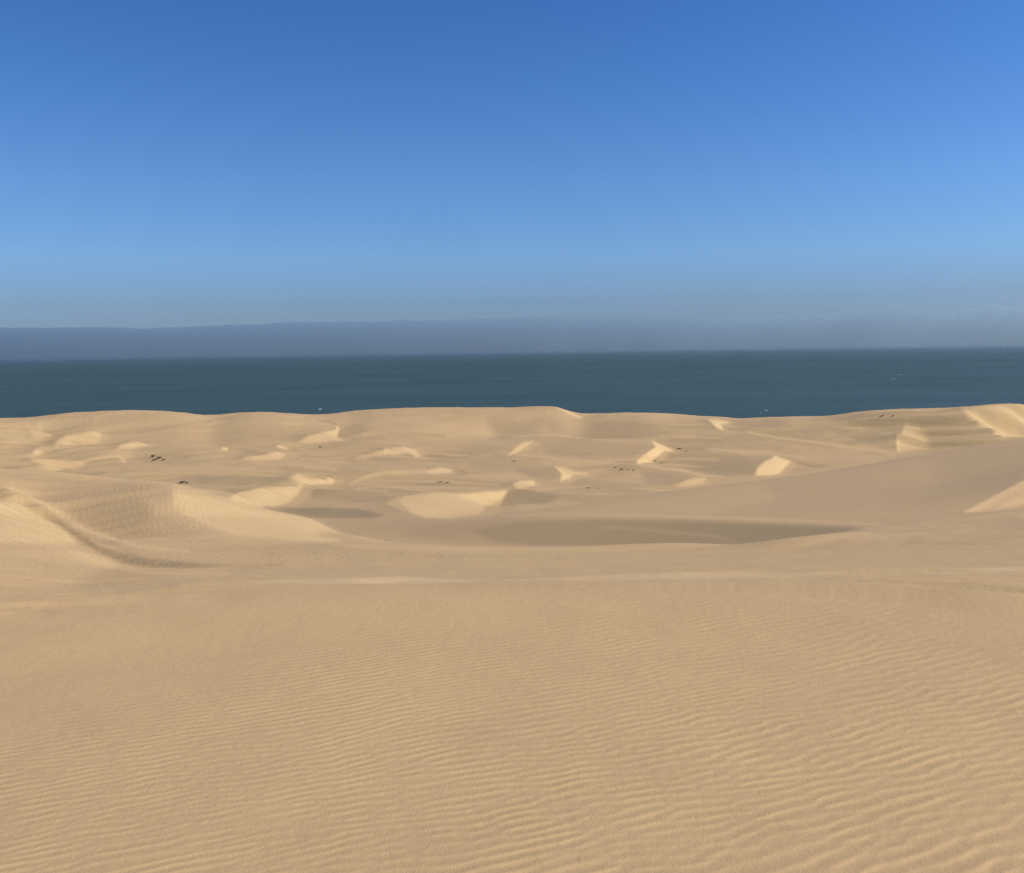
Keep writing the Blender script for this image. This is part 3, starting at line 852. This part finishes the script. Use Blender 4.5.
def shrub_mesh(seed, leaves=420, leaf=None):
    """unit shrub: 1 wide, 1 deep, 1 high, many small leaves on a spray of stems"""
    r = random.Random(seed)
    v, f, mi = [], [], []
    lobes = [(r.uniform(-.3, .3), r.uniform(-.3, .3), r.uniform(.25, .55), r.uniform(.18, .34)) for _ in range(7)]
    for k in range(leaves):
        cx, cy, cz, rad = r.choice(lobes)
        a, b_ = r.uniform(0, 6.283), math.acos(r.uniform(-.7, 1))
        q = rad * r.uniform(.55, 1.05)
        c = Vector((cx + q * math.sin(b_) * math.cos(a), cy + q * math.sin(b_) * math.sin(a), max(.02, cz + q * math.cos(b_))))
        t = Vector((r.gauss(0, 1), r.gauss(0, 1), r.gauss(0, 1))).normalized()
        n = t.orthogonal().normalized()
        l, w = r.uniform(.05, .10), r.uniform(.02, .04)
        i0 = len(v)
        v += [c - t * l, c + n * w, c + t * l, c - n * w]
        f.append((i0, i0 + 1, i0 + 2, i0 + 3)); mi.append(0)
    for k in range(14):
        cx, cy, cz, rad = r.choice(lobes)
        p0 = Vector((r.uniform(-.08, .08), r.uniform(-.08, .08), -.12)); p1 = Vector((cx + r.uniform(-.1, .1), cy + r.uniform(-.1, .1), cz + rad * .7))
        for w0, w1 in ((.02, .006),):
            i0 = len(v)
            for p, w in ((p0, w0), (p1, w1)):
                for j in range(3):
                    an = j * 2.094
                    v.append(p + Vector((w * math.cos(an), w * math.sin(an), 0)))
            for j in range(3):
                f.append((i0 + j, i0 + (j + 1) % 3, i0 + 3 + (j + 1) % 3, i0 + 3 + j)); mi.append(1)
    me_ = bpy.data.meshes.new("shrub"); me_.from_pydata([tuple(q) for q in v], [], f)
    me_.materials.append(leaf or LEAF); me_.materials.append(WOOD)
    me_.polygons.foreach_set('material_index', mi); me_.update()
    return me_


SHM = [shrub_mesh(k) for k in range(5)]
SHD = [shrub_mesh(k + 9, 300, DRY) for k in range(5)]
SHRUBS = [
    (152.5, 457.6, 3.6, 3.0, "upright dark shrub standing on the open flat left of centre, leftmost of its loose cluster", 'c'),
    (154.5, 461.2, 3.0, 1.4, "low dark shrub in front of the taller one in the cluster on the left flat", 'c'),
    (159.0, 459.2, 4.4, 2.6, "broad dark shrub in the middle of the cluster on the left flat", 'c'),
    (163.6, 460.3, 3.2, 1.1, "thin faint shrub trailing off the right end of the cluster on the left flat", 'c'),
    (182.0, 482.8, 6.5, 2.0, "dark flat shrub just behind the crest of the bright rippled dune on the left", 'l'),
    (187.5, 483.4, 3.6, 0.9, "thin low sprig beside the dark flat shrub behind the left rippled dune", 'l'),
    (320.5, 447.6, 4.4, 2.0, "small lone shrub on the sand below the pale slip face with the dark hollow", 's'),
    (441.0, 482.0, 5.0, 1.0, "low brown mat of growth in the shallow trough above the wide yellow slip face", 'm'),
    (447.5, 483.2, 5.0, 0.9, "faint low mat of growth right of the first one above the wide yellow slip face", 'm'),
    (514.5, 461.6, 4.6, 1.4, "small low shrub below the pale curved slip face in the middle of the dunes", 's'),
    (588.0, 488.5, 4.6, 1.5, "little brown shrub low on the flat above the crest of the big smooth dune", 'r'),
    (599.0, 488.8, 3.4, 1.2, "paler little shrub right of the brown one above the crest of the big smooth dune", 'r'),
    (615.5, 467.6, 4.6, 1.4, "low shrub at the upper left end of the row on the central flat", 'r'),
    (621.0, 470.2, 6.0, 2.2, "largest shrub of the row on the central flat", 'r'),
    (628.5, 470.5, 3.0, 1.4, "small shrub right of the largest one in the row on the central flat", 'r'),
    (633.5, 470.8, 3.4, 1.4, "small shrub at the right end of the row on the central flat", 'r'),
    (655.0, 462.3, 4.0, 1.0, "thin mat of growth at the foot of the forked bright slip face", 'r'),
    (661.5, 463.3, 4.6, 1.0, "thin mat of growth trailing right from the foot of the forked bright slip face", 'r'),
    (680.0, 449.2, 7.0, 1.2, "long low mat of growth right of the tip of the forked bright slip face", 'r'),
    (686.0, 451.4, 3.6, 1.1, "short low mat of growth under the long one beside the forked bright slip face", 'r'),
    (883.0, 418.4, 3.4, 1.5, "small shrub high on the far shore dune on the right", 'r'),
    (893.0, 418.9, 3.0, 1.1, "smaller shrub right of its neighbour high on the far shore dune", 'r'),
]
for k, (u, v, wpx, hpx, lab, g) in enumerate(SHRUBS):
    gx_, gy_, gz_, gd_ = ground_at(u, v)
    k_ = 1.25 if g in 'cl' else 0.95
    w = wpx * gd_ / FPX * k_; h = (1.0 if g in 'cl' else 0.6) * max(hpx * gd_ / FPX * 1.15, 0.35)
    o = bpy.data.objects.new("shrub", (SHM if g in "cl" else SHD)[k % 5]); COL.objects.link(o)
    o.location = (gx_, gy_, gz_ - 0.05 * h); o.scale = (w, w * 0.8, h); o.rotation_euler = (0, 0, 0.3 * k)
    tag(o, lab, 'shrub', 'shrubs scattered on the flats between the dunes')

# ------------------------------------------------------------------ breaking crests on the sea
mt, nt_, N, Lk = new_mat("foam")
out = N.new('ShaderNodeOutputMaterial'); b = N.new('ShaderNodeBsdfPrincipled'); Lk.new(b.outputs[0], out.inputs['Surface'])
b.inputs['Base Color'].default_value = (0.42, 0.48, 0.48, 1); b.inputs['Roughness'].default_value = 0.8


def foam_mesh(seed):
    r = random.Random(seed)
    nu, nw = 28, 9
    v, f = [], []
    ph = [r.uniform(0, 6) for _ in range(6)]
    for i_ in range(nu):
        s_ = i_ / (nu - 1) * 2 - 1
        wd = (1 - s_ * s_) ** 0.5 * (0.6 + 0.25 * math.sin(7 * s_ + ph[0]) + 0.2 * math.sin(15 * s_ + ph[1]))
        cy = 0.35 * math.sin(2.2 * s_ + ph[2])
        for j_ in range(nw):
            q = j_ / (nw - 1) * 2 - 1
            hz_ = max(0, 1 - q * q) * (1 - s_ * s_) * (0.7 + 0.3 * math.sin(11 * s_ + 5 * q + ph[3]))
            v.append((s_, cy + q * wd, hz_ - 0.05))
    for i_ in range(nu - 1):
        for j_ in range(nw - 1):
            a = i_ * nw + j_
            f.append((a, a + nw, a + nw + 1, a + 1))
    me_ = bpy.data.meshes.new("whitecap"); me_.from_pydata(v, [], f); me_.materials.append(mt); me_.update()
    for p in me_.polygons: p.use_smooth = True
    return me_


for k, (u, v, wpx, lab) in enumerate([
        (893.0, 379.0, 3.4, "bright small whitecap out on the dark sea on the right"),
        (901.0, 374.5, 2.2, "faint whitecap just behind the bright one on the right of the sea"),
        (320.0, 409.3, 4.0, "thin whitecap close above the shore dunes left of centre"),
        (766.0, 410.6, 4.2, "whitecap close above the dip in the shore dunes right of centre"),
        (760.0, 413.2, 2.6, "small whitecap nearest the dip in the shore dunes right of centre")]):
    A, T = ray(u, v); d = EYE / -T
    o = bpy.data.objects.new("whitecap", foam_mesh(k)); COL.objects.link(o)
    w = wpx * d / FPX / 2
    o.location = (d * math.sin(A), d * math.cos(A), 0.0); o.scale = (w, w * 1.6, 1.1); o.rotation_euler = (0, 0, -A)
    tag(o, lab, 'whitecap', 'whitecaps breaking on the sea')


# ------------------------------------------------------------------ fog bank over the sea
def fog_bank():
    rng_ = random.Random(4)
    azs = np.radians(np.linspace(-75, 75, 700))
    prof = np.zeros(len(azs))
    s = np.degrees(azs)
    # top height in metres at the front edge, read from the skyline of the bank
    us = [-900, -400, 0, 100, 200, 300, 400, 512, 600, 700, 760, 830, 870, 900, 920, 940, 960, 1000, 1024, 1400, 2000]
    vs_ = [329, 330, 328, 327, 325, 322, 320, 319, 317, 315.5, 314, 312, 309, 303.5, 306, 308, 306, 306, 304, 300, 300]
    R = 21000.0
    aa = [ray(u, v)[0] for u, v in zip(us, vs_)]; hh = [EYE + ray(u, v)[1] * R for u, v in zip(us, vs_)]
    top = pchip(aa, hh, azs)
    n = np.zeros(len(azs))
    for k in range(1, 36):
        n += math.pow(k, -0.85) * np.sin(k * 5.1 * azs * 2 + rng_.random() * 6.28)
    n /= n.std()
    top = top + n * (14 + 30 * sstep(-0.1, 0.5, azs))
    rad = [R - 4000, R - 3000, R - 2000, R - 1200, R, R + 250, R + 1500, R + 5000, R + 12000, R + 32000]
    crest = n * (20 + 55 * sstep(-0.05, 0.5, azs))
    top = top - n * (14 + 30 * sstep(-0.1, 0.5, azs)) + crest
    verts, faces = [], []
    nr_ = len(rad)
    NA_ = len(azs)
    hf = [0.003, 0.008, 0.02, 0.06, 0.99, 1.0, 0.995, 0.985, 0.97, 0.9]
    for q in range(nr_):
        ph = rng_.random() * 6
        for k, a in enumerate(azs):
            w = 1 + 0.03 * math.sin(a * 60 + ph + q) if q else 1
            wr = rad[q] * (1 + (0.012 * math.sin(a * 37 + q) + 0.01 * math.sin(a * 91 + 2 * q)))
            verts.append((wr * math.sin(a), wr * math.cos(a), (EYE + (top[k] - EYE) * min(wr, R + 12000) / R if q > 3 else top[k]) * hf[q] * 1.0))
    for q in range(nr_):
        for k, a in enumerate(azs):
            wr = rad[q] * (1 + (0.012 * math.sin(a * 37 + q) + 0.01 * math.sin(a * 91 + 2 * q)))
            verts.append((wr * math.sin(a), wr * math.cos(a), 2.0))
    B = nr_ * NA_
    for q in range(nr_ - 1):
        for k in range(NA_ - 1):
            v0 = q * NA_ + k
            faces.append((v0, v0 + NA_, v0 + NA_ + 1, v0 + 1))
            faces.append((B + v0, B + v0 + 1, B + v0 + NA_ + 1, B + v0 + NA_))
    for k in range(NA_ - 1):
        faces.append((k, k + 1, B + k + 1, B + k))
        e = (nr_ - 1) * NA_ + k
        faces.append((e, B + e, B + e + 1, e + 1))
    for q in range(nr_ - 1):
        a0 = q * NA_; a1 = a0 + NA_
        faces.append((a0, B + a0, B + a1, a1))
        b0 = a0 + NA_ - 1; b1 = b0 + NA_
        faces.append((b0, b1, B + b1, B + b0))
    mm = bpy.data.meshes.new("fog_bank"); mm.from_pydata(verts, [], faces); mm.update()
    import bmesh
    bm = bmesh.new(); bm.from_mesh(mm); bmesh.ops.recalc_face_normals(bm, faces=bm.faces); bm.to_mesh(mm); bm.free()
    o = bpy.data.objects.new("fog_bank", mm); COL.objects.link(o)
    return o


def volume_mat(name, color, density, aniso):
    mt, nt_, N, Lk = new_mat(name)
    out = N.new('ShaderNodeOutputMaterial'); v = N.new('ShaderNodeVolumePrincipled')
    v.inputs['Color'].default_value = color + (1,)
    v.inputs['Density'].default_value = density
    v.inputs['Anisotropy'].default_value = aniso
    Lk.new(v.outputs[0], out.inputs['Volume'])
    return mt


fog = fog_bank()
fog.data.materials.append(volume_mat("fog", (0.78, 0.99, 1.0), 2.3e-4, 0.38))
tag(fog, kind='stuff')

# thin mist lying on the water in front of the bank
def mist_ring():
    n_, r0, r1, h0, h1 = 120, 5200.0, 20500.0, 3.0, 55.0
    az_ = [math.radians(-70 + 140 * k / n_) for k in range(n_ + 1)]
    v, f = [], []
    for a in az_:
        for r, z in ((r0, h0), (r1, h1), (r1, 1.0), (r0, 1.0)):
            v.append((r * math.sin(a), r * math.cos(a), z))
    for k in range(n_):
        b0, b1 = 4 * k, 4 * k + 4
        for j in range(4):
            f.append((b0 + j, b0 + (j + 1) % 4, b1 + (j + 1) % 4, b1 + j))
    f.append((0, 3, 2, 1)); e = 4 * n_; f.append((e, e + 1, e + 2, e + 3))
    mm = bpy.data.meshes.new("sea_mist"); mm.from_pydata(v, [], f)
    import bmesh
    bm = bmesh.new(); bm.from_mesh(mm); bmesh.ops.recalc_face_normals(bm, faces=bm.faces); bm.to_mesh(mm); bm.free()
    o = bpy.data.objects.new("sea_mist", mm); COL.objects.link(o)
    return o


mist = mist_ring()
mist.data.materials.append(volume_mat("mist", (0.44, 0.60, 0.64), 1.5e-4, 0.38))
tag(mist, kind='stuff')

# ------------------------------------------------------------------ haze: one closed box round everything
hz = bpy.data.meshes.new("haze")
xh, y0, y1, z0, z1 = 62000, -62000, 62000, -30, 720
hv = [(-xh, y0, z0), (xh, y0, z0), (xh, y1, z0), (-xh, y1, z0), (-xh, y0, z1), (xh, y0, z1), (xh, y1, z1), (-xh, y1, z1)]
hz.from_pydata(hv, [], [(0, 3, 2, 1), (4, 5, 6, 7), (0, 1, 5, 4), (1, 2, 6, 5), (2, 3, 7, 6), (3, 0, 4, 7)])
haze = bpy.data.objects.new("haze", hz); COL.objects.link(haze)
tag(haze, kind='stuff')
hz.materials.append(volume_mat("haze_air", (0.55, 0.68, 0.85), 0.7e-5, 0.3))

# ------------------------------------------------------------------ sky and sun
world = bpy.data.worlds.new("World"); scene.world = world; world.use_nodes = True
wn = world.node_tree; wn.nodes.clear()
wo = wn.nodes.new('ShaderNodeOutputWorld'); bg = wn.nodes.new('ShaderNodeBackground')
sky = wn.nodes.new('ShaderNodeTexSky'); sky.sky_type = 'NISHITA'; sky.sun_disc = False
sky.sun_elevation = math.radians(SUN_EL); sky.sun_rotation = math.radians(SUN_AZ)
sky.altitude = 50; sky.air_density = 1.0; sky.dust_density = 0.4; sky.ozone_density = 2.0
tc = wn.nodes.new('ShaderNodeTexCoord'); sx = wn.nodes.new('ShaderNodeSeparateXYZ')
wn.links.new(tc.outputs['Generated'], sx.inputs[0])
ramp = wn.nodes.new('ShaderNodeValToRGB')
wn.links.new(sx.outputs['Z'], ramp.inputs[0])
SKY_STOPS = [(0.0, (0.42, 0.56, 0.98)), (0.05, (0.49, 0.66, 1.06)), (0.10, (0.62, 0.90, 1.33)), (0.17, (0.60, 0.93, 1.43)), (0.28, (0.47, 0.86, 1.42)), (0.40, (0.36, 0.78, 1.4)), (1.0, (0.4, 0.8, 1.3))]
el = ramp.color_ramp.elements
while len(el) < len(SKY_STOPS): el.new(0.5)
for e, (p, c) in zip(el, SKY_STOPS): e.position = p; e.color = c + (1,)
mxs = wn.nodes.new('ShaderNodeMix'); mxs.data_type = 'RGBA'; mxs.blend_type = 'MULTIPLY'; mxs.inputs['Factor'].default_value = 1
wn.links.new(sky.outputs[0], mxs.inputs[6]); wn.links.new(ramp.outputs[0], mxs.inputs[7])
# the sky is paler towards the sun on the right
grad = wn.nodes.new('ShaderNodeMapRange'); grad.inputs['From Min'].default_value = -1; grad.inputs['From Max'].default_value = 1
grad.inputs['To Min'].default_value = 0.75; grad.inputs['To Max'].default_value = 1.02
wn.links.new(sx.outputs['X'], grad.inputs['Value'])
sc_ = wn.nodes.new('ShaderNodeVectorMath'); sc_.operation = 'SCALE'
wn.links.new(mxs.outputs[2], sc_.inputs[0]); wn.links.new(grad.outputs[0], sc_.inputs['Scale'])
wn.links.new(sc_.outputs[0], bg.inputs[0]); bg.inputs[1].default_value = 0.10
wn.links.new(bg.outputs[0], wo.inputs[0])

sl_ = bpy.data.lights.new("sun", 'SUN'); sl_.energy = 4.1; sl_.angle = math.radians(0.53); sl_.color = (1.0, 0.94, 0.86)
sun = bpy.data.objects.new("sun", sl_); COL.objects.link(sun)
e_, a_ = math.radians(SUN_EL), math.radians(SUN_AZ)
sd = Vector((math.cos(e_) * math.sin(a_), math.cos(e_) * math.cos(a_), math.sin(e_)))
sun.rotation_euler = sd.to_track_quat('Z', 'Y').to_euler()
sun.location = (0, 0, EYE + 50)

vs = scene.view_settings
vs.view_transform = 'Standard'; vs.look = 'None'; vs.exposure = 0.0; vs.gamma = 1.0; vs.use_curve_mapping = False
scene.cycles.max_bounces = 4
scene.cycles.volume_bounces = 0
scene.cycles.use_denoising = False
print('grid', ND, NA, nv)
